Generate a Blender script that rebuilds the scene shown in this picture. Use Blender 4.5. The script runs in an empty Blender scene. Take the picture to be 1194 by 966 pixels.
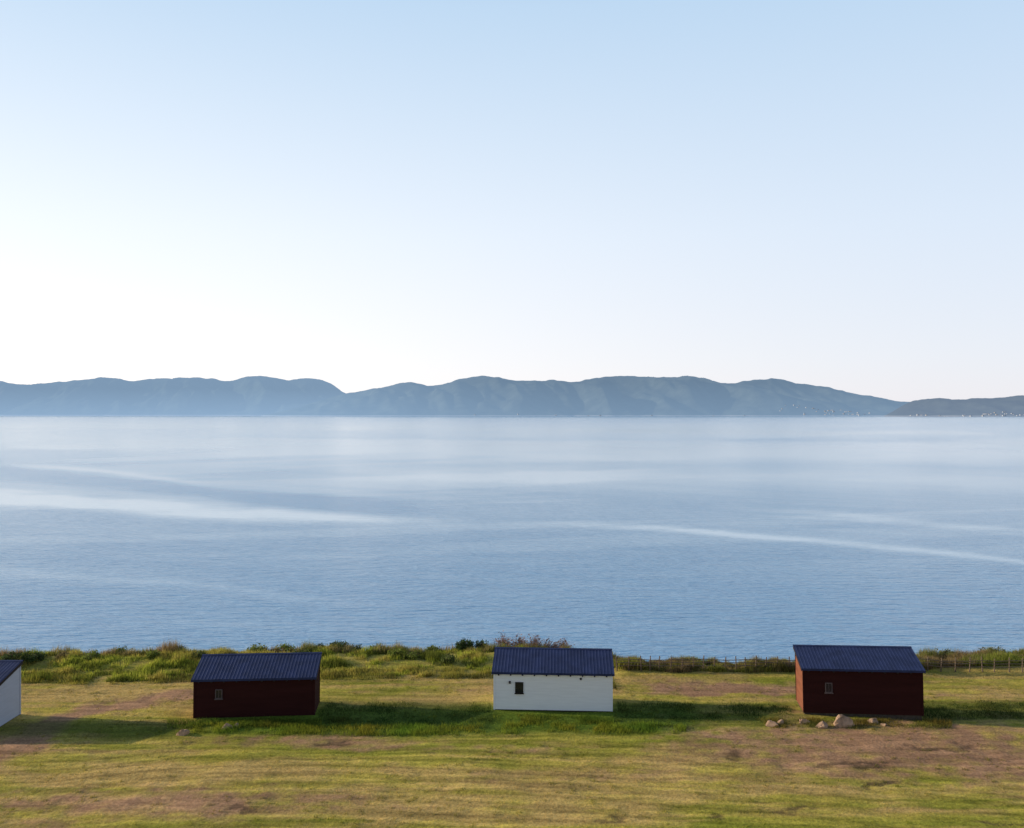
import bpy, bmesh, math, random
import numpy as np
from mathutils import Vector, Matrix, noise as mnoise
random.seed(7); rng=np.random.default_rng(11)
C=bpy.context.scene.collection
H=18.4
WZ=-5.5
# ---------------------------------------------------------------- helpers
def ihash(ix,iy,s):
    n=(ix.astype(np.int64)*374761393+iy.astype(np.int64)*668265263+s*2147483)&0xffffffff
    n=((n^(n>>13))*1274126177)&0xffffffff
    n=(n^(n>>16))&0xffffffff
    return n/4294967295.0
def vn(x,y,s=0):
    x=np.asarray(x,float);y=np.asarray(y,float)
    ix=np.floor(x);iy=np.floor(y);fx=x-ix;fy=y-iy
    fx=fx*fx*(3-2*fx);fy=fy*fy*(3-2*fy)
    a=ihash(ix,iy,s);b=ihash(ix+1,iy,s);c=ihash(ix,iy+1,s);d=ihash(ix+1,iy+1,s)
    return (a*(1-fx)+b*fx)*(1-fy)+(c*(1-fx)+d*fx)*fy
def fbm(x,y,s=0,o=4):
    t=0;a=.5;n=0
    for i in range(o):
        t=t+a*vn(x*2**i+17.3*i,y*2**i-9.1*i,s+i);n+=a;a*=.5
    return t/n
def sstep(a,b,x):
    t=np.clip((x-a)/(b-a),0,1);return t*t*(3-2*t)
def px2w(px,py,z=0.0):
    d=(H-z)*1000/(py-483);return ((px-597)*d/1000,d)
def meta(o,label,cat,kind=None,group=None):
    o["label"]=label;o["category"]=cat
    if kind:o["kind"]=kind
    if group:o["group"]=group
def link(o,parent=None):
    C.objects.link(o)
    if parent:o.parent=parent
    return o
def objpy(name,verts,faces,mat=None,parent=None,smooth=False):
    me=bpy.data.meshes.new(name);me.from_pydata([tuple(map(float,v)) for v in verts],[],faces);me.update()
    if mat:me.materials.append(mat)
    if smooth:
        me.polygons.foreach_set("use_smooth",[True]*len(me.polygons))
    return link(bpy.data.objects.new(name,me),parent)
def grid(name,X,Y,Z,mat,col=None,smooth=True,attr="col"):
    r,c=X.shape
    me=bpy.data.meshes.new(name)
    co=np.stack([X,Y,Z],-1).reshape(-1,3)
    me.vertices.add(r*c);me.vertices.foreach_set("co",co.ravel())
    i=np.arange(r*c).reshape(r,c)
    q=np.stack([i[:-1,:-1],i[:-1,1:],i[1:,1:],i[1:,:-1]],-1).reshape(-1,4)
    me.loops.add(q.size);me.loops.foreach_set("vertex_index",q.ravel().astype(np.int32))
    me.polygons.add(len(q));me.polygons.foreach_set("loop_start",(np.arange(len(q))*4).astype(np.int32))
    me.update(calc_edges=True);me.validate()
    me.polygons.foreach_set("use_smooth",np.full(len(me.polygons),smooth))
    if col is not None:
        a=me.color_attributes.new(attr,'FLOAT_COLOR','POINT')
        cc=np.ones((r*c,4));cc[:,:3]=col.reshape(-1,3);a.data.foreach_set("color",cc.ravel())
    me.materials.append(mat)
    return link(bpy.data.objects.new(name,me))
def tris(name,P,col,mat,parent=None):
    n=len(P);me=bpy.data.meshes.new(name)
    me.vertices.add(3*n);me.vertices.foreach_set("co",P.reshape(-1))
    me.loops.add(3*n);me.loops.foreach_set("vertex_index",np.arange(3*n,dtype=np.int32))
    me.polygons.add(n);me.polygons.foreach_set("loop_start",(np.arange(n)*3).astype(np.int32))
    me.update(calc_edges=True)
    a=me.color_attributes.new("col",'FLOAT_COLOR','POINT')
    cc=np.ones((n,3,4));cc[:,:,:3]=col[:,None,:];a.data.foreach_set("color",cc.ravel())
    me.materials.append(mat)
    return link(bpy.data.objects.new(name,me),parent)
def blades(pos,h,w,lean):
    n=len(pos);a=rng.uniform(0,2*np.pi,n);b=rng.uniform(0,2*np.pi,n)
    dx=np.cos(a)*w/2;dy=np.sin(a)*w/2
    l=lean*h*rng.uniform(.2,1,n)
    P=np.zeros((n,3,3))
    P[:,0]=pos+np.stack([-dx,-dy,-.02+0*h],-1);P[:,1]=pos+np.stack([dx,dy,-.02+0*h],-1)
    P[:,2]=pos+np.stack([np.cos(b)*l,np.sin(b)*l,h],-1)
    return P
# ---------------------------------------------------------------- materials
def newmat(name):
    m=bpy.data.materials.new(name);m.use_nodes=True
    nt=m.node_tree;b=nt.nodes["Principled BSDF"];return m,nt,b
def N(nt,t,**k):
    n=nt.nodes.new(t)
    for a,v in k.items():setattr(n,a,v)
    return n
def noisy(name,col,rough=.8,var=.25,scale=6,bump=.2,bscale=None,spec=.3,stretch=(1,1,1)):
    m,nt,b=newmat(name)
    tc=N(nt,'ShaderNodeTexCoord');mp=N(nt,'ShaderNodeMapping');mp.inputs['Scale'].default_value=stretch
    nt.links.new(tc.outputs['Object'],mp.inputs['Vector'])
    no=N(nt,'ShaderNodeTexNoise');no.inputs['Scale'].default_value=scale;no.inputs['Detail'].default_value=6
    nt.links.new(mp.outputs[0],no.inputs['Vector'])
    r=N(nt,'ShaderNodeValToRGB')
    r.color_ramp.elements[0].position=.3;r.color_ramp.elements[1].position=.7
    r.color_ramp.elements[0].color=tuple(c*(1-var) for c in col)+(1,)
    r.color_ramp.elements[1].color=tuple(min(1,c*(1+var)) for c in col)+(1,)
    nt.links.new(no.outputs['Fac'],r.inputs[0]);nt.links.new(r.outputs[0],b.inputs['Base Color'])
    b.inputs['Roughness'].default_value=rough;b.inputs['Specular IOR Level'].default_value=spec
    if bump:
        bp=N(nt,'ShaderNodeBump');bp.inputs['Strength'].default_value=bump;bp.inputs['Distance'].default_value=.02
        n2=N(nt,'ShaderNodeTexNoise');n2.inputs['Scale'].default_value=bscale or scale*4;n2.inputs['Detail'].default_value=5
        nt.links.new(mp.outputs[0],n2.inputs['Vector']);nt.links.new(n2.outputs['Fac'],bp.inputs['Height']);nt.links.new(bp.outputs[0],b.inputs['Normal'])
    return m
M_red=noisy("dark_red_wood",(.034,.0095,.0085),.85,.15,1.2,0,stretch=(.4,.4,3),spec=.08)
M_redlit=noisy("sunlit_tint_red_wood",(.19,.07,.038),.85,.25,1.2,0,stretch=(.4,.4,3),spec=.08)  # lighter copy for left end walls, sunlight painted into the colour
M_white=noisy("white_painted_wood",(.79,.80,.82),.6,.04,3,.1,stretch=(.4,.4,4))
M_grey=noisy("blue_grey_painted_wood",(.40,.43,.50),.6,.06,3,.1,stretch=(.4,.4,4))
M_roof=noisy("blue_metal_roof",(.021,.031,.088),.6,.25,1.5,.0,spec=.2)
M_trimd=noisy("dark_trim",(.018,.012,.012),.7,.2,5,.1)
M_plinth=noisy("timber_plinth",(.06,.05,.04),.9,.3,5,.3)
M_fence=noisy("weathered_fence_wood",(.15,.11,.08),.9,.3,8,.3)
M_rock=noisy("tan_rock",(.38,.25,.165),.95,.4,3,.9,12,spec=.05)
def glassmat():
    m,nt,b=newmat("window_glass");b.inputs['Base Color'].default_value=(.01,.013,.02,1);b.inputs['Roughness'].default_value=.08
    return m
M_glass=glassmat()
def leafmat(name,tr=.45):
    m,nt,b=newmat(name)
    at=N(nt,'ShaderNodeAttribute',attribute_name="col")
    geo=N(nt,'ShaderNodeNewGeometry')
    no=N(nt,'ShaderNodeTexNoise');no.inputs['Scale'].default_value=3.
    nt.links.new(geo.outputs['Position'],no.inputs['Vector'])
    mr=N(nt,'ShaderNodeMapRange');mr.inputs['From Min'].default_value=.3;mr.inputs['From Max'].default_value=.7;mr.inputs['To Min'].default_value=.8;mr.inputs['To Max'].default_value=1.2
    nt.links.new(no.outputs['Fac'],mr.inputs['Value'])
    vm=N(nt,'ShaderNodeVectorMath',operation='SCALE');nt.links.new(at.outputs['Color'],vm.inputs[0]);nt.links.new(mr.outputs[0],vm.inputs['Scale'])
    nt.links.new(vm.outputs[0],b.inputs['Base Color']);b.inputs['Roughness'].default_value=.7;b.inputs['Specular IOR Level'].default_value=.1
    t=N(nt,'ShaderNodeBsdfTranslucent');nt.links.new(vm.outputs[0],t.inputs['Color'])
    mx=N(nt,'ShaderNodeMixShader');mx.inputs[0].default_value=tr
    nt.links.new(b.outputs[0],mx.inputs[1]);nt.links.new(t.outputs[0],mx.inputs[2])
    nt.links.new(mx.outputs[0],nt.nodes['Material Output'].inputs['Surface'])
    return m
M_blade=leafmat("grass_blade",.5)
M_leaf=leafmat("shrub_leaf",.35)
def groundmat():
    m,nt,b=newmat("meadow_ground")
    at=N(nt,'ShaderNodeAttribute',attribute_name="col")
    geo=N(nt,'ShaderNodeNewGeometry')
    def ns(scale,st=(1,1,1),d=5):
        mp=N(nt,'ShaderNodeMapping');mp.inputs['Scale'].default_value=st
        no=N(nt,'ShaderNodeTexNoise');no.inputs['Scale'].default_value=scale;no.inputs['Detail'].default_value=d;no.inputs['Roughness'].default_value=.7
        nt.links.new(geo.outputs['Position'],mp.inputs['Vector']);nt.links.new(mp.outputs[0],no.inputs['Vector']);return no.outputs['Fac']
    def mr(s,a,b_,c,d):
        r=N(nt,'ShaderNodeMapRange');r.inputs['From Min'].default_value=a;r.inputs['From Max'].default_value=b_;r.inputs['To Min'].default_value=c;r.inputs['To Max'].default_value=d
        nt.links.new(s,r.inputs['Value']);return r.outputs[0]
    f=mr(ns(6),.3,.7,.62,1.38);g=mr(ns(1.2,(.4,2.2,1)),.3,.7,.85,1.15)
    mu=N(nt,'ShaderNodeMath',operation='MULTIPLY');nt.links.new(f,mu.inputs[0]);nt.links.new(g,mu.inputs[1])
    vm=N(nt,'ShaderNodeVectorMath',operation='SCALE');nt.links.new(at.outputs['Color'],vm.inputs[0]);nt.links.new(mu.outputs[0],vm.inputs['Scale'])
    nt.links.new(vm.outputs[0],b.inputs['Base Color']);b.inputs['Roughness'].default_value=.95;b.inputs['Specular IOR Level'].default_value=.05
    bp=N(nt,'ShaderNodeBump');bp.inputs['Strength'].default_value=.6;bp.inputs['Distance'].default_value=.07
    nt.links.new(ns(6),bp.inputs['Height']);nt.links.new(bp.outputs[0],b.inputs['Normal'])
    return m
M_ground=groundmat()
def watermat():
    m,nt,b=newmat("sea_water")
    at=N(nt,'ShaderNodeAttribute',attribute_name="slick")
    sp=N(nt,'ShaderNodeSeparateColor');nt.links.new(at.outputs['Color'],sp.inputs[0])
    slick=sp.outputs[0]
    geo=N(nt,'ShaderNodeNewGeometry')
    def ns(scale,st,d=3,ro=.5):
        mp=N(nt,'ShaderNodeMapping');mp.inputs['Scale'].default_value=st
        no=N(nt,'ShaderNodeTexNoise');no.inputs['Scale'].default_value=scale;no.inputs['Detail'].default_value=d;no.inputs['Roughness'].default_value=ro
        nt.links.new(geo.outputs['Position'],mp.inputs['Vector']);nt.links.new(mp.outputs[0],no.inputs['Vector']);return no.outputs['Fac']
    h1=ns(.85,(.28,1,1));h2=ns(3.0,(.4,1,1))
    ad=N(nt,'ShaderNodeMath',operation='MULTIPLY_ADD');nt.links.new(h2,ad.inputs[0]);ad.inputs[1].default_value=.35;nt.links.new(h1,ad.inputs[2])
    st=N(nt,'ShaderNodeMapRange');st.inputs['To Min'].default_value=.85;st.inputs['To Max'].default_value=.12
    nt.links.new(slick,st.inputs['Value'])
    bp=N(nt,'ShaderNodeBump');bp.inputs['Distance'].default_value=.40
    nt.links.new(st.outputs[0],bp.inputs['Strength']);nt.links.new(ad.outputs[0],bp.inputs['Height']);nt.links.new(bp.outputs[0],b.inputs['Normal'])
    rr=N(nt,'ShaderNodeMapRange');rr.inputs['To Min'].default_value=.16;rr.inputs['To Max'].default_value=.14
    nt.links.new(slick,rr.inputs['Value']);nt.links.new(rr.outputs[0],b.inputs['Roughness'])
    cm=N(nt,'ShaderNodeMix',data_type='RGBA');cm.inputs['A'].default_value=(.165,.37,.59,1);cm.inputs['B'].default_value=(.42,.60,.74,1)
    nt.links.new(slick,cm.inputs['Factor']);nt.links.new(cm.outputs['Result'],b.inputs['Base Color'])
    b.inputs['IOR'].default_value=1.33
    return m
M_water=watermat()
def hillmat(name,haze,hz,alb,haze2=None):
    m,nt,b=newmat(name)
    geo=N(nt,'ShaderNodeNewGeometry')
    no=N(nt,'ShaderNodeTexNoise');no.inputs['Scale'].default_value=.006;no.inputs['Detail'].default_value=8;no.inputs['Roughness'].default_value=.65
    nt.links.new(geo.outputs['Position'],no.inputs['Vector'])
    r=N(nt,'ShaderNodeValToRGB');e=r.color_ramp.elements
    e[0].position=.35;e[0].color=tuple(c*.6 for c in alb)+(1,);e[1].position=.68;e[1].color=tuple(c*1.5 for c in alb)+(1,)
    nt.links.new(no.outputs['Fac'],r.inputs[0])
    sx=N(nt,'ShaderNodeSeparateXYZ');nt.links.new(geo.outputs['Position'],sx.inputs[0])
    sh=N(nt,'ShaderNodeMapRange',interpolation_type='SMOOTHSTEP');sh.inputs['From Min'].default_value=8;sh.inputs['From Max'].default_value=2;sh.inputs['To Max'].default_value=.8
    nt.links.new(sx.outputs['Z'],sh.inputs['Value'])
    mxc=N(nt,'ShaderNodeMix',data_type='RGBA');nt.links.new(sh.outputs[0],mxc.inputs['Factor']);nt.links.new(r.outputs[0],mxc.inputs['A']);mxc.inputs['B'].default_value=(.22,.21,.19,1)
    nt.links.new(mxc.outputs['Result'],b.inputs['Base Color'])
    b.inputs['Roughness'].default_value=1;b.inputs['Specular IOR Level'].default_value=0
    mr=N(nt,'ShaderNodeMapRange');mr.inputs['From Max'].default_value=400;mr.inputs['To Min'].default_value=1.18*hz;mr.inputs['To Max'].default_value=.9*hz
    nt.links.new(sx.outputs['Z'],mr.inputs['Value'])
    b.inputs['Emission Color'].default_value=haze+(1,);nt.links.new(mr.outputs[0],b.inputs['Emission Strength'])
    if haze2:   # haze is painted as emission; tint blends to the far range's at left
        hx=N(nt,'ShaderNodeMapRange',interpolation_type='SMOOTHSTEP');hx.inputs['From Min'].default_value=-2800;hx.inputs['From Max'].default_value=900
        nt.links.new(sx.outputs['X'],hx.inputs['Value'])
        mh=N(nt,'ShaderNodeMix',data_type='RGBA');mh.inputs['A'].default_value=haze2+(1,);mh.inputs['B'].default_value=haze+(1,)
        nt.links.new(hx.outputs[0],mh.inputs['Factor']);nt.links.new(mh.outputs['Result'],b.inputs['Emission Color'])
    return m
# ---------------------------------------------------------------- ground
EX=[-400,-42,-34,-20,0,5,8,20,28,31,36,42,400];EY=[66,65,66,66.5,67,66.5,63.9,63.3,63.3,65,65.8,66,66]
def edge(x):return np.interp(x,EX,EY)+ (fbm(x*.25,x*0+3.1,5,3)-.5)*1.4
def gz(x,y):
    x=np.asarray(x,float);y=np.asarray(y,float)
    z=(fbm(x*.12,y*.12,1,3)-.5)*.28+(fbm(x*.9,y*.9,2,3)-.5)*.10+(fbm(x*2.1,y*2.4,8,2)-.5)*.03
    e=edge(x);t=np.clip((y-e+.8)/7.5,0,1.6)
    z=z-7.2*(t**1.25)
    z=z+.25*np.exp(-((y-e+2.5)/1.8)**2)
    return z
def pix(x,y):
    yy=np.maximum(y,12);return 597+1000*x/yy,483+1000*H/yy
def seg(px,py,pts,w):
    d=np.full(px.shape,1e9)
    for (x0,y0),(x1,y1) in zip(pts[:-1],pts[1:]):
        vx,vy=x1-x0,(y1-y0)*5
        t=np.clip(((px-x0)*vx+(py-y0)*5*vy)/(vx*vx+vy*vy),0,1)
        d=np.minimum(d,np.hypot(px-x0-t*vx,(py-y0)*5-t*vy))
    return np.exp(-(d/(w*5))**2)
def ell(px,py,cx,cy,rx,ry):return np.exp(-(((px-cx)/rx)**2+((py-cy)/ry)**2)**1.5)
def masks(x,y):
    px,py=pix(x,y)
    wob=(fbm(x*.35,y*.35,21,4)-.5)
    px2=px+wob*60;py2=py+(fbm(x*.4,y*.4,31,4)-.5)*12
    d=np.zeros_like(px)
    def a(v,k=1):
        nonlocal d;d=np.maximum(d,v*k)
    a(seg(px+wob*25,py2,[(240,809),(190,814),(150,820),(110,827),(80,836),(55,850),(20,872),(-40,895)],5.2),1.4)
    a(seg(px2,py2,[(-80,900),(-20,884),(25,872)],10),1.3)
    a(seg(px2,py2,[(780,803),(850,804),(930,806)],8),1.2)
    a(seg(px2,py2,[(1080,812),(1200,808)],3),.5)
    a(ell(px2,py2,1040,872,250,38),1.05);a(ell(px2,py2,1190,888,150,32),1.0);a(ell(px2,py2,900,858,120,13),.85)
    a(ell(px2,py2,190,936,260,20),.8);a(ell(px2,py2,370,866,140,10),.8);a(ell(px2,py2,560,872,110,6),.5)
    a(ell(px2,py2,560,800,60,6),.5);a(ell(px2,py2,20,962,120,10),.5);a(ell(px2,py2,700,905,180,9),.45)
    n=fbm(x*1.1,y*1.6,41,4)
    dirt=sstep(.15,1.1,d+(n-.5)*1.2*(d>.03))
    s=np.zeros_like(px)
    n2=fbm(x*2.2,y*2.8,47,4)
    for cx,cy,rx,ry in [(855,882,13,6),(700,955,20,4),(832,951,22,3),(935,944,26,4),(1035,915,26,4),(290,946,55,3),(1160,960,30,3),(385,868,24,3),(1000,893,60,3),(1100,872,50,3)]:
        s=np.maximum(s,ell(px+wob*50,py+(n-.5)*16,cx,cy,rx,ry))
    soil=sstep(.38,.95,s+(n2-.5)*1.5*(s>.02))*.7
    return px,py,dirt,soil
def gcol(x,y):
    px,py,dirt,soil=masks(x,y)
    warp=(fbm(x*.06,y*.12,51,2)-.5)*1.6
    st=fbm(x*.10+3,y*1.9+warp*2.2,61,3)
    st2=fbm(x*.3+warp,y*3.6+warp*3,66,3)
    big=fbm(x*.09,y*.16,71,3)
    med=fbm(x*.5,y*.9,81,4)
    dry=np.clip(sstep(.31,.62,.40*st+.45*big+.2*st2),0,1)
    g0=np.array([.235,.238,.030]);g1=np.array([.40,.32,.062]);tan=np.array([.44,.285,.115])
    c=g0+(g1-g0)*dry[...,None]
    tn=sstep(.42,.64,.3*st+.35*med+.35*big)[...,None]*.72
    c=c*(1-tn)+tan*tn
    q=y+.006*(x+8)**2+(fbm(x*.12,y*.12,55,2)-.5)*1.6
    sw=.5+.5*np.sin(q*2*np.pi/1.25)
    sw2=.5+.5*np.sin(q*2*np.pi/.5+3*fbm(x*.2,y*.2,56,2))
    amp=sstep(852,875,py)*(.45+.9*fbm(x*.15,y*.2,57,2))
    k=1+amp*(.32*(sw-.5)+.22*(sw2-.5))
    c=c*k[...,None]
    sh=np.maximum.reduce([sstep(814,824,py)*(1-sstep(848,858,py))*sstep(365,385,px)*(1-sstep(570,590,px)),  # bands where cabin shadows fall, painted darker into the grass colour
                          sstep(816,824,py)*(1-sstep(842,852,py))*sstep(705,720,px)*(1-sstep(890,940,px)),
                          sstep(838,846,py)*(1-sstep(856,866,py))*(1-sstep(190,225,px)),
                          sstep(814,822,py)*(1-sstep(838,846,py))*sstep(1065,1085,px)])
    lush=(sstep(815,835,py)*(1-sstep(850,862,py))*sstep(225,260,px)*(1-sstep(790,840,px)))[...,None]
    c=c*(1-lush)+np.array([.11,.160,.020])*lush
    far=sstep(800,770,py)[...,None]*.5
    c=c*(1-far)+np.array([.28,.27,.04])*far
    dc=np.array([.335,.190,.105])*(.72+.56*med[...,None])
    c=c*(1-dirt[...,None])+dc*dirt[...,None]
    c=c*(1-soil[...,None])+np.array([.09,.056,.034])*soil[...,None]
    painted_shade=(sh*.8)[...,None]
    c=c*(1-painted_shade)+(np.array([.055,.090,.015])*.7+c*.2)*painted_shade
    c=c*(.66+.68*st2[...,None])
    return c*1.1,dirt,soil,px,py
def axis(lo,hi,step,far):
    a=list(np.arange(lo,hi,step));b=[];s=step;v=lo
    while v>-far:
        s*=1.35;v-=s;b.append(v)
    c=[];s=step;v=hi
    while v<far:
        s*=1.35;v+=s;c.append(v)
    return np.array(b[::-1]+a+c)
xs=axis(-44,44,.16,400)
ys=axis(35,69,.12,400);ys=ys[ys<78]
GX,GY=np.meshgrid(xs,ys)
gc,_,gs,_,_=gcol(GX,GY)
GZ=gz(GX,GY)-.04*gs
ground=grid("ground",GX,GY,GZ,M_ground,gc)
meta(ground,"mown yellow-green meadow with brown bare earth patches ending at low bluff","ground","structure")
# ---------------------------------------------------------------- water
rows=np.concatenate([np.geomspace(56,30000,700)])
s_=np.concatenate([[-6,-4,-2.5,-1.6,-1.1],np.linspace(-.8,.8,280),[1.1,1.6,2.5,4,6]])
S,R=np.meshgrid(s_,rows)
WX=S*R;WY=R
wpx=597+1000*S;wpy=483+1000*(H-WZ)/R
def wseg(pts,w,pw=2.2,f0=60,f1=60,rag=5):
    xs_=[p[0] for p in pts];ys_=[p[1] for p in pts]
    yc=np.interp(wpx,xs_,ys_)
    nn=(fbm(wpx*.012,wpx*0+w,91,3)-.5)*rag
    ww=w*(.6+.8*fbm(wpx*.01,wpx*0+w*3,92,2))
    end=sstep(xs_[0]-1,xs_[0]+f0,wpx)*(1-sstep(xs_[-1]-f1,xs_[-1]+1,wpx))
    return np.exp(-np.abs((wpy-yc-nn)/ww)**pw)*end*(.75+.5*fbm(wpx*.02,wpy*.4,93,3))
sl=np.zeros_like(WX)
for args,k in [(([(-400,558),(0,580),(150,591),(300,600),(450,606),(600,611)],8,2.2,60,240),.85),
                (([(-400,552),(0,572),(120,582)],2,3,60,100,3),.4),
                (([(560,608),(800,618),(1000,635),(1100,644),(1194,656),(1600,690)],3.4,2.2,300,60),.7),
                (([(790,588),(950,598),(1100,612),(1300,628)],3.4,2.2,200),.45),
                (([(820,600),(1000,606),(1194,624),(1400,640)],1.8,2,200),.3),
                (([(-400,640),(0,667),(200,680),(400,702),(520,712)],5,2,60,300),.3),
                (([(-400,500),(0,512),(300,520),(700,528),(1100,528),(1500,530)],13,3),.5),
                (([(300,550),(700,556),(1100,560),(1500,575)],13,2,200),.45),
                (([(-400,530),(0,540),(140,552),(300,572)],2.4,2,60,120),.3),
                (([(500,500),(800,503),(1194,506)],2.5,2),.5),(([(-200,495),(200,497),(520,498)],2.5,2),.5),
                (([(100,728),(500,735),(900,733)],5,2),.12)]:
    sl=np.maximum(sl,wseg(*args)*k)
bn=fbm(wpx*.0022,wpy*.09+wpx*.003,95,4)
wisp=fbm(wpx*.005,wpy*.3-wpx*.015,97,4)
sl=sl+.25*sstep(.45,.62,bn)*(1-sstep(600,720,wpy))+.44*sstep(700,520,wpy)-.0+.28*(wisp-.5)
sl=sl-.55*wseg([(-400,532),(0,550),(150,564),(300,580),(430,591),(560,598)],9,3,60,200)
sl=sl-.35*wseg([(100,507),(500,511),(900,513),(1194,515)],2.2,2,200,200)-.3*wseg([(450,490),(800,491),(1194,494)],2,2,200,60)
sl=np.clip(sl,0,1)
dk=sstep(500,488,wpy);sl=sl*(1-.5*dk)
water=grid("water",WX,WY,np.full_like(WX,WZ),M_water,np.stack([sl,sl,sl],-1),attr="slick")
meta(water,"calm pale blue bay with smooth slick streaks across ripples","water","structure")
# ---------------------------------------------------------------- hills
def hills(name,prof,D0,D1,mat,seed,label,zs=1.):
    cp=np.arange(-500,1700,2.0);cp=cp[(cp>=prof[0][0])&(cp<=prof[-1][0])]
    t=np.linspace(0,1,80)
    top=np.interp(cp,[p[0] for p in prof],[p[1] for p in prof])
    k=np.array([1,2,3,4,3,2,1.]);k/=k.sum();tp=np.pad(top,3,'edge');top=np.convolve(tp,k,'valid')
    sc=np.clip((486-top)/20,0,1)
    top=top-(fbm(cp*.022,cp*0+seed+2,seed+40,2)-.5)*3*sc-(fbm(cp*.12,cp*0+seed,seed,3)-.5)*2.0*sc
    T,P=np.meshgrid(t,cp,indexing='ij')
    Y=D0+(D1-D0)*T
    RY=D0+(D1-D0)*.62
    zr=np.maximum((483-top)/1000*RY+H-WZ,0)[None,:]
    X=(P-597)/1000*Y
    nx=X/800.+Y/4000;ny=Y/2200.
    rid=1-np.abs(fbm(nx,ny,seed+3,4)*2-1)*2.4
    rid2=1-np.abs(fbm(nx*3.3,ny*2.5,seed+8,3)*2-1)*2
    g=np.where(T<.62,np.clip(T/.62,0,1)**.9,1-((T-.62)/.38)**1.6*.9)
    w=np.clip(T/.62,0,1)*(1-np.clip(T/.62,0,1))*4*(T<.62)
    Z=zr*np.clip(g+w*(.46*rid-.26+.08*rid2),0,1.0)
    Z=Z+(fbm(X/60,Y/60,seed+5,2)-.5)*8*g*np.clip(zr/100,0,1)
    Z=Z+WZ-1.5
    Z[0]-=4
    o=grid(name,X,Y,Z,mat)
    meta(o,label,"hills","structure")
    return X,Y,Z
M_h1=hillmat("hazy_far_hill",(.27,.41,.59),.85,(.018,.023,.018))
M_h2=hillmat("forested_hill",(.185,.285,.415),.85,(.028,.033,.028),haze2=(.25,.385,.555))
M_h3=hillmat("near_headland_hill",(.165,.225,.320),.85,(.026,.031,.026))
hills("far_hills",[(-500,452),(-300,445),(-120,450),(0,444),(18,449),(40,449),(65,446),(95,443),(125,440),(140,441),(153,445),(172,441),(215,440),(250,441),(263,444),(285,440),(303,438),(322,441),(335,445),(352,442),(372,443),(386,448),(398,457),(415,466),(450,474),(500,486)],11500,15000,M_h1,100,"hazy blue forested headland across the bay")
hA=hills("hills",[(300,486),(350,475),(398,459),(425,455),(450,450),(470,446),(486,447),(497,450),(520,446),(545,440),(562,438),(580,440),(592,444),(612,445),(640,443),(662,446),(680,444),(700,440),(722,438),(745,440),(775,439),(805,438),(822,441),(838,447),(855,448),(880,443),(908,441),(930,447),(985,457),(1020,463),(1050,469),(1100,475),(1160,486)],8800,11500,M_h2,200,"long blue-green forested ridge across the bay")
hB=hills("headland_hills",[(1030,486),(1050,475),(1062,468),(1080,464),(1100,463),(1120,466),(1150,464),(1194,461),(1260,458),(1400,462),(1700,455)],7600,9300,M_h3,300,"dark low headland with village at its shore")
# village across the bay
def cottage_mesh(nm,w,d,h,r,mat,mroof):
    v=[(-w,-d,0),(w,-d,0),(w,d,0),(-w,d,0),(-w,-d,h),(w,-d,h),(w,d,h),(-w,d,h),(-w,0,h+r),(w,0,h+r)]
    f=[(0,1,5,4),(2,3,7,6),(1,2,6,9,5),(3,0,4,8,7),(4,5,9,8),(6,7,8,9)]
    me=bpy.data.meshes.new(nm);me.from_pydata(v,[],f);me.materials.append(mat);me.materials.append(mroof)
    me.polygons[4].material_index=1;me.polygons[5].material_index=1;return me
M_cw=noisy("village_white",(.60,.60,.62),.8,.05,1,0);M_cr=noisy("village_roof",(.30,.30,.33),.8,.1,1,0);M_cc=noisy("village_cream",(.52,.46,.42),.8,.05,1,0)
cms=[cottage_mesh("distant_house",8,5,4.5,2.5,M_cw,M_cr),cottage_mesh("distant_house",7,5,4.5,2.5,M_cc,M_cr),cottage_mesh("distant_house",11,6,5,3,M_cw,M_cw)]
r2=random.Random(5)
def hz(h,px,T):
    X,Y,Z=h;i=int(T*79);j=int(np.argmin(np.abs(X[i]/Y[i]*1000+597-px)));return X[i,j],Y[i,j],Z[i,j]
for k in range(86):
    if k<40: h=hA;p=r2.choice([r2.uniform(915,1050),r2.gauss(965,22)]);T=r2.uniform(.02,.10)
    elif k<78: h=hB;p=r2.choice([r2.uniform(1050,1230),r2.gauss(1170,20)]);T=r2.uniform(.02,.08)
    else: h=hA;p=r2.uniform(500,915);T=.02
    x,y,z=hz(h,p,T)
    o=link(bpy.data.objects.new("distant_house",cms[r2.choice([0,0,1,2])]))
    s=r2.uniform(.7,1.2);o.scale=(s,s,s);o.location=(x,y,max(z,WZ)+.5);o.rotation_euler=(0,0,r2.uniform(-.5,.9))
    meta(o,"tiny pale gabled house on the far shore below forested hills","house",group="village houses along the far shore")
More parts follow.
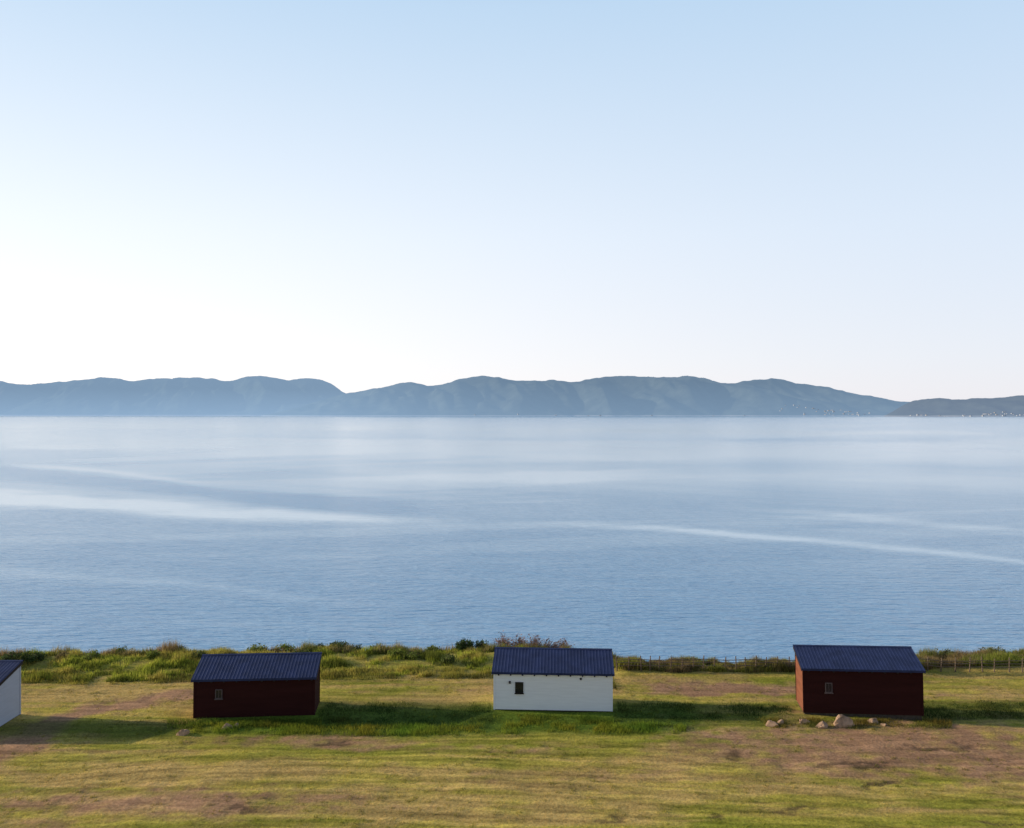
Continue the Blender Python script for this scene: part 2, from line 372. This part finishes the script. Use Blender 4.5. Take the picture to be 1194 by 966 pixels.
# ---------------------------------------------------------------- cabins
def box(name,x0,x1,y0,y1,z0,z1,mat,parent,bev=0):
    bm=bmesh.new();bmesh.ops.create_cube(bm,size=1)
    for v in bm.verts:v.co=((x0+x1)/2+v.co.x*(x1-x0),(y0+y1)/2+v.co.y*(y1-y0),(z0+z1)/2+v.co.z*(z1-z0))
    if bev:bmesh.ops.bevel(bm,geom=bm.edges[:],offset=bev,segments=1,affect='EDGES')
    me=bpy.data.meshes.new(name);bm.to_mesh(me);bm.free();me.materials.append(mat)
    return link(bpy.data.objects.new(name,me),parent)
def cabin(P0,P1,D,base,zf,zb,wall,trim,label,extras=(),tilt=0,frame=None):
    W=math.dist(P0,P1);ux,uy=(P1[0]-P0[0])/W,(P1[1]-P0[1])/W
    ang=math.atan2(uy,ux)
    cx=(P0[0]+P1[0])/2-uy*D/2;cy=(P0[1]+P1[1])/2+ux*D/2
    e=bpy.data.objects.new("cabin",None);e.empty_display_size=.5;e.location=(cx,cy,base);e.rotation_euler=(0,tilt,ang);link(e)
    meta(e,label,"cabin",group="small cabins in a row along the shore meadow")
    zf-=base;zb-=base;hw=W/2;hd=D/2
    box("plinth",-hw+.06,hw-.06,-hd+.06,hd-.06,-.4,.16,M_plinth,e)
    V=[];F=[];z0=.08;bh=.17;FM=[]
    lap=.012
    sl=(zb-zf)/D
    def ztop(y):return zf+sl*(y+hd)-.02
    def ymin(z):return max(-hd,(z-zf+.02)/sl-hd)
    def quad(a,b,c,d,mi=0):
        n=len(V);V.extend([a,b,c,d]);F.append((n,n+1,n+2,n+3));FM.append(mi)
    def side_front(y,sg,zt):
        z=z0
        while z<zt-.001:
            z1=min(z+bh,zt);o=lap*sg
            quad((-hw,y+o,z),(hw,y+o,z),(hw,y,z1),(-hw,y,z1))
            quad((-hw,y,z),(hw,y,z),(hw,y+o,z),(-hw,y+o,z));z=z1
    side_front(-hd,-1,ztop(-hd));side_front(hd,1,ztop(hd))
    for x,sg in ((-hw,-1),(hw,1)):
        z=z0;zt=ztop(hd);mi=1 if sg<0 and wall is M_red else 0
        while z<zt-.001:
            z1=min(z+bh,zt);o=lap*sg;a=ymin(z);b=min(hd,ymin(z1))
            quad((x+o,a,z),(x+o,hd,z),(x,hd,z1),(x,b,z1),mi)
            quad((x,a,z),(x,hd,z),(x+o,hd,z),(x+o,a,z),mi);z=z1
    wo=objpy("wall",V,F,wall,e);wo.data.materials.append(M_redlit);wo.data.polygons.foreach_set("material_index",FM)
    for x in (-hw,hw):
        for y,zt in ((-hd,zf),(hd,zb)):
            sx=.03 if x>0 else -.03;sy=.03 if y>0 else -.03
            box("corner_board",min(x+sx,x-sx*2.5),max(x+sx,x-sx*2.5),min(y+sy,y-sy*2.5),max(y+sy,y-sy*2.5),.06,zt-.045,wall if wall is M_red else trim,e)
    ov=.13;of=.22;ob=.08;y0=-hd-of;y1=hd+ob
    def rz(y):return zf+sl*(y+hd)+.02
    prof=[];x=-hw-ov
    while x<hw+ov-.05:
        prof+=[(x,.0),(x+.12,.0),(x+.145,.012),(x+.18,.012)];x+=.205
    prof.append((hw+ov,.0))
    V=[];F=[]
    n=len(prof)
    for yy in (y0,y1):
        for (a,b) in prof:V.append((min(a,hw+ov),yy,rz(yy)+.06+b))
    for yy in (y0,y1):
        for (a,b) in prof:V.append((min(a,hw+ov),yy,rz(yy)+.055))
    for i in range(n-1):
        F.append((i,i+1,n+i+1,n+i));F.append((2*n+i+1,2*n+i,3*n+i,3*n+i+1));F.append((i+1,i,2*n+i,2*n+i+1));F.append((n+i,n+i+1,3*n+i+1,3*n+i))
    roof=objpy("roof",V,F,M_roof,e)
    def plank(nm,xa,xb,ya,yb,th_lo,th_hi,mat):
        v=[];
        for yy in (ya,yb):
            for xx in (xa,xb):
                v+= [(xx,yy,rz(yy)+th_lo),(xx,yy,rz(yy)+th_hi)]
        f=[(0,2,3,1),(4,5,7,6),(0,1,5,4),(2,6,7,3),(1,3,7,5),(0,4,6,2)]
        return objpy(nm,v,f,mat,roof)
    plank("roof_deck",-hw-ov+.03,hw+ov-.03,y0+.03,y1-.03,-.03,.05,trim)
    plank("fascia",-hw-ov,hw+ov,y0,y0+.027,-.07,.052,M_roof)
    plank("fascia",-hw-ov,hw+ov,y1-.027,y1,-.10,.052,M_trimd)
    plank("bargeboard",-hw-ov,-hw-ov+.027,y0+.03,y1-.03,-.13,.052,M_trimd if trim is not M_white else trim)
    plank("bargeboard",hw+ov-.027,hw+ov,y0+.03,y1-.03,-.13,.052,M_trimd if trim is not M_white else trim)
    plank("ridge_flashing",-hw-ov-.01,hw+ov+.01,y1-.16,y1+.01,.076,.088,M_roof)
    k=0;x=-hw+.3
    while x<hw:
        v=box("rafter",x-.045,x+.045,-hd-of+.04,-hd-.03,zf-.20,zf-.07,M_trimd,roof);x+=.74
    for kind,u,zc,w,h in extras:
        x=-hw+u*W;zc-=base;yf=-hd-.022
        if kind=="window":
            wi=box("window",x-w/2+.05,x+w/2-.05,yf-.02,yf+.05,zc-h/2+.05,zc+h/2-.05,M_glass,e)
            fr=frame or trim;q=.05
            bm=bmesh.new()
            for (a,b,c,d) in ((x-w/2,x+w/2,zc+h/2-q,zc+h/2),(x-w/2,x+w/2,zc-h/2,zc-h/2+q),(x-w/2,x-w/2+q,zc-h/2+q+.001,zc+h/2-q-.001),(x+w/2-q,x+w/2,zc-h/2+q+.001,zc+h/2-q-.001),(x-.012,x+.012,zc-h/2+q+.001,zc+h/2-q-.001)):
                r=bmesh.ops.create_cube(bm,size=1)
                for v in r['verts']:v.co=((a+b)/2+v.co.x*(b-a),yf-.02+v.co.y*.06,(c+d)/2+v.co.z*(d-c))
            me=bpy.data.meshes.new("frame");bm.to_mesh(me);bm.free();me.materials.append(fr);link(bpy.data.objects.new("frame",me),wi)
            box("sill",x-w/2-.04,x+w/2+.04,yf-.09,yf+.01,zc-h/2-.05,zc-h/2-.003,fr,wi)
        elif kind=="vent":
            bm=bmesh.new();bmesh.ops.create_cone(bm,cap_ends=True,segments=16,radius1=w/2,radius2=w/2*.8,depth=.1,matrix=Matrix.Translation((x,yf-.03,zc))@Matrix.Rotation(math.pi/2,4,'X'))
            me=bpy.data.meshes.new("vent");bm.to_mesh(me);bm.free();me.materials.append(M_trimd);link(bpy.data.objects.new("vent",me),e)
        elif kind=="lamp":
            box("wall_lamp",x-w/2,x+w/2,yf-.12,yf,zc-h/2,zc+h/2,M_trimd,e,.02)
    return e
M_frameg=noisy("grey_window_frame",(.10,.075,.075),.7,.1,5,0)
cabin((-37.2,49.25),(-30.0,49.35),3.05,0,2.45,3.22,M_grey,M_grey,"blue-grey cabin with dark blue shed roof on the meadow")
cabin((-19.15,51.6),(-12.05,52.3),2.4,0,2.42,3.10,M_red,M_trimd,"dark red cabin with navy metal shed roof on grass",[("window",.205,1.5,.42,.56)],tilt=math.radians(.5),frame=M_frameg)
cabin((-1.12,53.25),(6.18,52.85),2.45,0,2.42,3.12,M_white,M_white,"white clapboard cabin with navy shed roof and one window",[("window",.215,1.45,.5,.68),("vent",.735,2.05,.15,.15),("lamp",.135,1.78,.13,.15)],frame=M_trimd)
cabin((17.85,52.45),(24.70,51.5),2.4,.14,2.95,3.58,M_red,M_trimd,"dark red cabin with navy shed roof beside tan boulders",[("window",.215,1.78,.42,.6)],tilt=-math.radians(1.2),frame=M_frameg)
foot=[((-19.4,-11.8),(51.5,54.7)),((-1.4,6.7),(52.6,56.0)),((17.4,25.1),(51.7,55.0)),((-37.5,-29.7),(49.1,52.6))]
# ---------------------------------------------------------------- fence
def fence(pts,label,seed,step):
    r=random.Random(seed)
    e=bpy.data.objects.new("fence",None);e.location=(pts[0][0],pts[0][1],float(gz(pts[0][0],pts[0][1])));link(e)
    meta(e,label,"fence")
    L=[0]
    for a,b in zip(pts[:-1],pts[1:]):L.append(L[-1]+math.dist(a,b))
    def at(s):return np.interp(s,L,[p[0] for p in pts]),np.interp(s,L,[p[1] for p in pts])
    ps=[];s=0
    while s<L[-1]:
        x,y=at(s);ps.append((float(x),float(y),float(gz(x,y))));s+=step+r.uniform(-.12,.12)
    for x,y,z in ps:
        bm=bmesh.new();bmesh.ops.create_cone(bm,cap_ends=True,segments=7,radius1=.05,radius2=.036,depth=1.32+r.uniform(-.14,.16))
        me=bpy.data.meshes.new("post");bm.to_mesh(me);bm.free();me.materials.append(M_fence)
        o=link(bpy.data.objects.new("post",me),e);o.location=(x-e.location.x,y-e.location.y,z+.34-e.location.z);o.rotation_euler=(r.uniform(-.05,.05),r.uniform(-.07,.07),0)
    for hh,t in ((.80,.022),(.60,.02),(.38,.02)):
        V=[];F=[]
        for x,y,z in ps:
            j=r.uniform(-.03,.03);n=len(V)
            for dy,dz in ((-.02,-t),(.02,-t),(.02,t),(-.02,t)):V.append((x-e.location.x,y-.07+dy-e.location.y,z+hh+j+dz-e.location.z))
            if n:
                m=n-4
                for k in range(4):F.append((m+k,m+(k+1)%4,n+(k+1)%4,n+k))
        objpy("rail",V,F,M_fence,e)
fence([(7.4,60.6),(15,60.7),(27,60.8)],"low weathered post and rail fence amid dry shore growth",2,.75)
fence([(27.6,60.9),(36,61.1),(45,61.3)],"low weathered timber fence in front of rough shore grass",3,1.0)
# ---------------------------------------------------------------- grass
def scatter(n,x0,x1,y0,y1):
    return rng.uniform(x0,x1,n),rng.uniform(y0,y1,n)
def outside(x,y):
    m=np.ones(len(x),bool)
    for (a,b),(c,d) in foot:m&=~((x>a+.1)&(x<b-.1)&(y>c+.3)&(y<d))
    return m
x,y=scatter(380000,-43,43,35.5,63)
k=(np.abs(x)<y*.64+1)&outside(x,y)&(y<edge(x)-1.0);x=x[k];y=y[k]
c,dirt,soil,px,py=gcol(x,y)
k=(rng.random(len(x))>np.maximum(dirt*.93,soil))&(rng.random(len(x))<.5+.5*fbm(x*1.3,y*1.8,131,3)*1.3)
x,y,c=x[k],y[k],c[k]
p=np.stack([x,y,gz(x,y)],-1)
hh=rng.uniform(.03,.065,len(x))*(.6+.8*fbm(x*.8,y*1.6,141,3))
cc=c*rng.uniform(.8,1.4,(len(x),1))
G=blades(p,hh,.028,.9)
nt_=3200
tx,ty=scatter(nt_,-40,40,36,61);k=outside(tx,ty)&(fbm(tx*.3,ty*.4,151,3)>.46);tx,ty=tx[k],ty[k]
tc_,td,ts,_,_=gcol(tx,ty)
rep=np.repeat(np.arange(len(tx)),14)
bx=tx[rep]+rng.normal(0,.07,len(rep));by=ty[rep]+rng.normal(0,.07,len(rep))
bh_=rng.uniform(.05,.13,len(rep))*rng.uniform(.5,1.3,len(tx))[rep]
bc=np.array([.20,.24,.03])*.5*rng.uniform(.7,1.3,(len(rep),1))+tc_[rep]*.45
G2_=blades(np.stack([bx,by,gz(bx,by)],-1),bh_,.03,.7)
g=tris("grass",np.concatenate([G,G2_]),np.concatenate([cc,bc]),M_blade);meta(g,"short mown yellow-green grass covering the meadow","grass","stuff")
def pxband(n,poly,h0,h1,col,var,w=.03,lean=.5,clump=.5,seed=1,exc=None):
    top=np.array(poly[0]);bot=np.array(poly[1])
    u=rng.uniform(top[0,0],top[-1,0],n);v=rng.random(n)
    yt=np.interp(u,top[:,0],top[:,1]);yb=np.interp(u,bot[:,0],bot[:,1])
    pyy=yt+(yb-yt)*v
    d=1000*H/(pyy-483);x=(u-597)*d/1000
    m=outside(x,d);x,d,u,v=x[m],d[m],u[m],v[m]
    cl=fbm(x*.9,d*.9,seed,3)
    m=rng.random(len(x))<np.clip((cl-.35*clump)*2.4,0.02,1)*np.minimum(1,np.minimum(v,1-v)*5+.05);x,d,cl=x[m],d[m],cl[m]
    hh=rng.uniform(h0,h1,len(x))*(.4+1.1*cl)
    cv=np.array(col)*rng.uniform(1-var,1+var,(len(x),1))*(.7+.6*fbm(x*2,d*2,seed+4,2))[:,None]
    cv[:,0]*=1+.9*(fbm(x*.5,d*.7,seed+7,2)-.4)
    return blades(np.stack([x,d,gz(x,d)],-1),hh,w,lean),cv
A=[pxband(32000,([(225,845),(380,846),(575,842),(720,843),(800,846)],[(225,857),(400,859),(600,859),(720,858),(800,856)]),.10,.25,(.20,.25,.028),.4,seed=201,clump=1.0),
   pxband(14000,([(372,818),(575,818)],[(372,848),(575,846)]),.06,.16,(.05,.085,.016),.3,seed=211,clump=.8),  # this and the next two bands: blades coloured dark to deepen cabin shadows
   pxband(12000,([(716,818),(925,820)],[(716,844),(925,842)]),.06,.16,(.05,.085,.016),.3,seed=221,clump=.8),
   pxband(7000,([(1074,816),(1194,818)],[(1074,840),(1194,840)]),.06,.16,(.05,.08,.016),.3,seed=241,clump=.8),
   pxband(6000,([(575,832),(716,836)],[(575,846),(716,846)]),.10,.25,(.14,.19,.024),.3,seed=231,clump=.8),
   pxband(13000,([(870,838),(1110,838)],[(870,852),(1110,850)]),.08,.22,(.18,.17,.035),.3,seed=225,clump=.9),
   pxband(7000,([(195,840),(375,840)],[(195,852),(375,849)]),.10,.26,(.12,.16,.022),.3,seed=226)]
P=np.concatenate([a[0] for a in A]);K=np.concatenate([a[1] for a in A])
g=tris("tall_grass",P,K,M_blade);meta(g,"lush uncut green grass growing around the cabins, painted darker where their shadows fall","grass","stuff")
def shore(n,x0,x1,off0,off1,h0,h1,cols,seed,w=.04,lean=.45,thr=.3):
    x=rng.uniform(x0,x1,n);e=edge(x);y=e+rng.uniform(off0,off1,n)
    cl=fbm(x*.7,y*.7,seed,4)
    m=rng.random(n)<np.clip((cl-thr)*4,.04,1);x,y,cl=x[m],y[m],cl[m]
    hh=rng.uniform(h0,h1,len(x))*(.15+1.9*np.clip(cl-.25,0,1))*(.6+.8*fbm(x*1.7,y*0+seed,seed+2,2))
    sel=fbm(x*.35,y*.9,seed+9,3)
    q=np.clip((sel-.35)/.3,0,.999)*len(cols)*.999
    q=np.clip(q+rng.uniform(-.7,.7,len(x)),0,len(cols)-1).astype(int)
    cv=np.array(cols)[q]*rng.uniform(.6,1.4,(len(x),1))
    return blades(np.stack([x,y,gz(x,y)],-1),hh,w,lean),cv
G1=[(.16,.18,.03),(.32,.36,.045),(.42,.44,.065),(.40,.34,.075)]
G2=[(.28,.20,.09),(.25,.26,.055),(.15,.16,.04),(.32,.26,.11)]
A=[shore(140000,-46,6.5,-7.0,.8,.20,.56,G1,301,thr=.36,w=.05),
   shore(50000,-46,7.5,-1.8,1.2,.38,.85,G2,311,thr=.40),
   shore(110000,6.5,29,-3.0,1.6,.42,.80,[(.26,.19,.09),(.25,.23,.055),(.17,.15,.045),(.33,.26,.11),(.28,.28,.055)],321,thr=.0,w=.05),
   shore(50000,28.5,48,-3.4,1.,.38,.88,G2+[(.26,.28,.05)],331,thr=.15),
   shore(20000,-46,7,-7.6,-5.2,.2,.4,[(.14,.13,.03),(.28,.26,.04),(.30,.26,.055)],341)]
P=np.concatenate([a[0] for a in A]);K=np.concatenate([a[1] for a in A])
g=tris("shore_vegetation",P,K,M_blade);meta(g,"rough tall green and brown weeds along the bluff edge","weeds","stuff")
# ---------------------------------------------------------------- shrubs
def shrub(px,dist_off,w,h,col,leaves,twig,label,seed):
    r=np.random.default_rng(seed)
    d=66.;
    for _ in range(4):
        X=(px-597)*d/1000;d=float(edge(np.array(X)))+dist_off
    z=float(gz(X,d))
    e=bpy.data.objects.new("shrub",None);e.location=(X,d,z-.05);link(e);meta(e,label,"shrub")
    n=twig;a=r.uniform(0,2*np.pi,n);rad=w/2*np.sqrt(r.random(n));b0=np.stack([np.cos(a)*rad*.25,np.sin(a)*rad*.25,0*a],-1)
    tip=np.stack([np.cos(a)*rad,np.sin(a)*rad,h*r.uniform(.55,1.05,n)*(1-.5*(rad/(w/2))**2)],-1)
    wv=np.stack([-np.sin(a),np.cos(a),0*a],-1)*.022
    T=np.stack([b0-wv,b0+wv,tip],1)
    m=np.repeat(np.arange(n),4);f=r.uniform(.4,.9,len(m))[:,None]
    q=b0[m]*(1-f)+tip[m]*f;o=r.normal(0,.22,(len(m),3));o[:,2]=np.abs(o[:,2])
    T2=np.stack([q-wv[m]*.5,q+wv[m]*.5,q+o],1)
    T=np.concatenate([T,T2])
    tc=np.array([.17,.12,.11])*r.uniform(.6,1.3,(len(T),1))
    tris("stems",T,tc,M_leaf,e)
    if leaves:
        ci=r.integers(0,n,leaves);cf=r.uniform(.45,1.02,leaves)[:,None]
        c=b0[ci]*(1-cf)+tip[ci]*cf+r.normal(0,.10,(leaves,3))
        s=.055
        L=np.stack([c+r.normal(0,s,(leaves,3)) for _ in range(3)],1);L[...,2]=np.maximum(L[...,2],.02)
        lc=np.array(col)*r.uniform(.5,1.5,(leaves,1))
        tris("foliage",L,lc,M_leaf,e)
DG=(.06,.09,.028)
shrub(395,-.6,1.7,1.0,DG,2200,40,"dark green leafy shrub on the grassy bluff edge",1)
shrub(414,-.2,1.2,.9,DG,1300,30,"dark green leafy shrub on the grassy bluff edge",2)
shrub(372,-.3,1.5,.7,(.09,.115,.035),1300,30,"olive leafy shrub on the grassy bluff edge",3)
shrub(542,-.5,1.5,1.1,(.055,.09,.026),2200,40,"dark green leafy shrub on the grassy bluff edge",4)
shrub(562,-.3,1.3,1.0,DG,1600,30,"dark green leafy shrub on the grassy bluff edge",5)
for i,p in enumerate((588,604,622,640,655)):
    shrub(p,-.4+.2*(i%2),1.9,1.6-.1*i,(.25,.16,.135),500,80,"reddish brown twiggy shrub behind the white cabin",10+i)
shrub(12,-3.5,1.7,.8,DG,2000,40,"dark green leafy shrub in the shore grass",21)
shrub(36,-3.0,1.8,.75,(.07,.105,.03),2000,40,"dark green leafy shrub in the shore grass",22)
shrub(1105,-.5,1.8,.8,(.13,.14,.05),1200,40,"olive brown shrub on the shore edge",26)
shrub(1160,-.3,2.2,.9,(.12,.13,.045),1500,50,"olive brown shrub on the shore edge",27)
rs=random.Random(77)
for i,p in enumerate((75,108,140,178,205,232,270,300,332,350,440,462,480,505,523)):
    c_=rs.choice([(.18,.22,.04),(.12,.15,.04),(.20,.16,.07),(.15,.19,.04)])
    shrub(p,rs.choice([-.5,-.8,-2.5,-4]),rs.uniform(.9,1.9),rs.uniform(.38,.66),c_,900,35,{.18:"bright green leafy shrub in the rough shore grass",.12:"olive green shrub in the rough shore grass",.20:"brownish shrub in the rough shore grass",.15:"bright green leafy shrub in the rough shore grass"}[c_[0]],50+i)
# ---------------------------------------------------------------- boulders
def boulder(px,py,s,seed,label="irregular tan boulder half buried in grass by the cabin"):
    x,y=px2w(px,py)
    bm=bmesh.new();bmesh.ops.create_icosphere(bm,subdivisions=3,radius=1)
    r=random.Random(seed);off=Vector((seed*3.1,seed*1.7,seed))
    ax=(s*r.uniform(1.0,1.5),s*r.uniform(.7,.95),s*r.uniform(.55,.8))
    for v in bm.verts:
        n=v.co.normalized();k=1+.6*mnoise.noise(n*1.3+off)+.2*mnoise.noise(n*3.3+off)
        for q in range(8):
            d=Vector((math.sin(seed+q*2.1),math.cos(seed*1.3+q),.6*math.sin(q*3+seed))).normalized()
            if n.dot(d)*k>.6:k=.6/n.dot(d)
        v.co=Vector((n.x*ax[0]*k,n.y*ax[1]*k,n.z*ax[2]*k))
    me=bpy.data.meshes.new("boulder");bm.to_mesh(me);bm.free();me.materials.append(M_rock)
    o=link(bpy.data.objects.new("boulder",me));o.location=(x,y,float(gz(x,y))+s*.12);o.rotation_euler=(r.uniform(-.2,.2),r.uniform(-.2,.2),r.uniform(-.5,.5))
    meta(o,label,"boulder",group="boulders lying by the cabins")
for i,(a,b,s) in enumerate([(899,847,.42),(910,845,.28),(937,844,.32),(958,849,.38),(982,847,.66),(1017,843,.38),(1030,846,.2),(213,857,.38),(264,851,.34),(275,848,.22)]):
    boulder(a,b,s,i+3)
# ---------------------------------------------------------------- light
AZ=9;EL=16
w=bpy.data.worlds.new("World");bpy.context.scene.world=w;w.use_nodes=True;nt=w.node_tree
bg=nt.nodes["Background"];sk=nt.nodes.new('ShaderNodeTexSky');sk.sky_type='NISHITA';sk.sun_disc=False
sk.sun_elevation=math.radians(EL);sk.sun_rotation=math.radians(270+AZ);sk.air_density=1.;sk.dust_density=.6;sk.ozone_density=2.5
bg.inputs[1].default_value=.12
tc=N(nt,'ShaderNodeTexCoord');sx=N(nt,'ShaderNodeSeparateXYZ');nt.links.new(tc.outputs['Generated'],sx.inputs[0])
rp=N(nt,'ShaderNodeValToRGB');el=rp.color_ramp.elements
k=1/.12
stops=[(0,(.81,.79,.84)),(.06,(.775,.80,.87)),(.20,(.685,.775,.895)),(.43,(.49,.66,.85)),(.62,(.14,.23,.40)),(1,(.07,.125,.25))]
while len(el)<len(stops):el.new(.5)
for e_,(p_,c_) in zip(el,stops):e_.position=p_;e_.color=c_+(1,)
nt.links.new(sx.outputs['Z'],rp.inputs[0])
dt=N(nt,'ShaderNodeVectorMath',operation='DOT_PRODUCT');nt.links.new(tc.outputs['Generated'],dt.inputs[0])
sdv=Vector((-math.cos(math.radians(AZ)),math.sin(math.radians(AZ)),.12)).normalized();dt.inputs[1].default_value=sdv
g1=N(nt,'ShaderNodeMapRange',interpolation_type='SMOOTHSTEP');g1.inputs['From Min'].default_value=-.5;g1.inputs['From Max'].default_value=.95;g1.inputs['To Max'].default_value=.34
nt.links.new(dt.outputs['Value'],g1.inputs['Value'])
g2=N(nt,'ShaderNodeMapRange',interpolation_type='SMOOTHSTEP');g2.inputs['From Min'].default_value=.6;g2.inputs['From Max'].default_value=-.05
nt.links.new(sx.outputs['Z'],g2.inputs['Value'])
gm=N(nt,'ShaderNodeMath',operation='MULTIPLY');nt.links.new(g1.outputs[0],gm.inputs[0]);nt.links.new(g2.outputs[0],gm.inputs[1])
gc_=N(nt,'ShaderNodeVectorMath',operation='SCALE');gc_.inputs[0].default_value=(1.0,.80,.52);nt.links.new(gm.outputs[0],gc_.inputs['Scale'])
a1=N(nt,'ShaderNodeVectorMath',operation='ADD');nt.links.new(rp.outputs[0],a1.inputs[0]);nt.links.new(gc_.outputs[0],a1.inputs[1])
bk=N(nt,'ShaderNodeMapRange',interpolation_type='SMOOTHSTEP');bk.inputs['From Min'].default_value=-.6;bk.inputs['From Max'].default_value=.4;bk.inputs['To Min'].default_value=.70*k;bk.inputs['To Max'].default_value=k
nt.links.new(sx.outputs['Y'],bk.inputs['Value'])
a2=N(nt,'ShaderNodeVectorMath',operation='SCALE');nt.links.new(bk.outputs[0],a2.inputs['Scale']);nt.links.new(a1.outputs[0],a2.inputs[0])
a3=N(nt,'ShaderNodeVectorMath',operation='SCALE');a3.inputs['Scale'].default_value=.12;nt.links.new(sk.outputs[0],a3.inputs[0])
a4=N(nt,'ShaderNodeVectorMath',operation='ADD');nt.links.new(a2.outputs[0],a4.inputs[0]);nt.links.new(a3.outputs[0],a4.inputs[1])
nt.links.new(a4.outputs[0],bg.inputs[0])
sd=bpy.data.lights.new("sun",'SUN');sd.energy=5;sd.angle=math.radians(.5);sd.color=(1,.86,.66)
so=link(bpy.data.objects.new("sun",sd))
dirv=Vector((math.cos(math.radians(AZ))*math.cos(math.radians(EL)),-math.sin(math.radians(AZ))*math.cos(math.radians(EL)),-math.sin(math.radians(EL))))
so.rotation_euler=dirv.to_track_quat('-Z','Y').to_euler();so.location=(-30,30,40)
cam=bpy.data.cameras.new("camera");co=link(bpy.data.objects.new("camera",cam));co.location=(0,0,H);co.rotation_euler=(math.pi/2,0,0)
cam.lens=36*1000/1194;cam.clip_end=100000;cam.clip_start=.5
bpy.context.scene.camera=co
s=bpy.context.scene;s.view_settings.view_transform='Standard';s.view_settings.look='None';s.view_settings.exposure=0
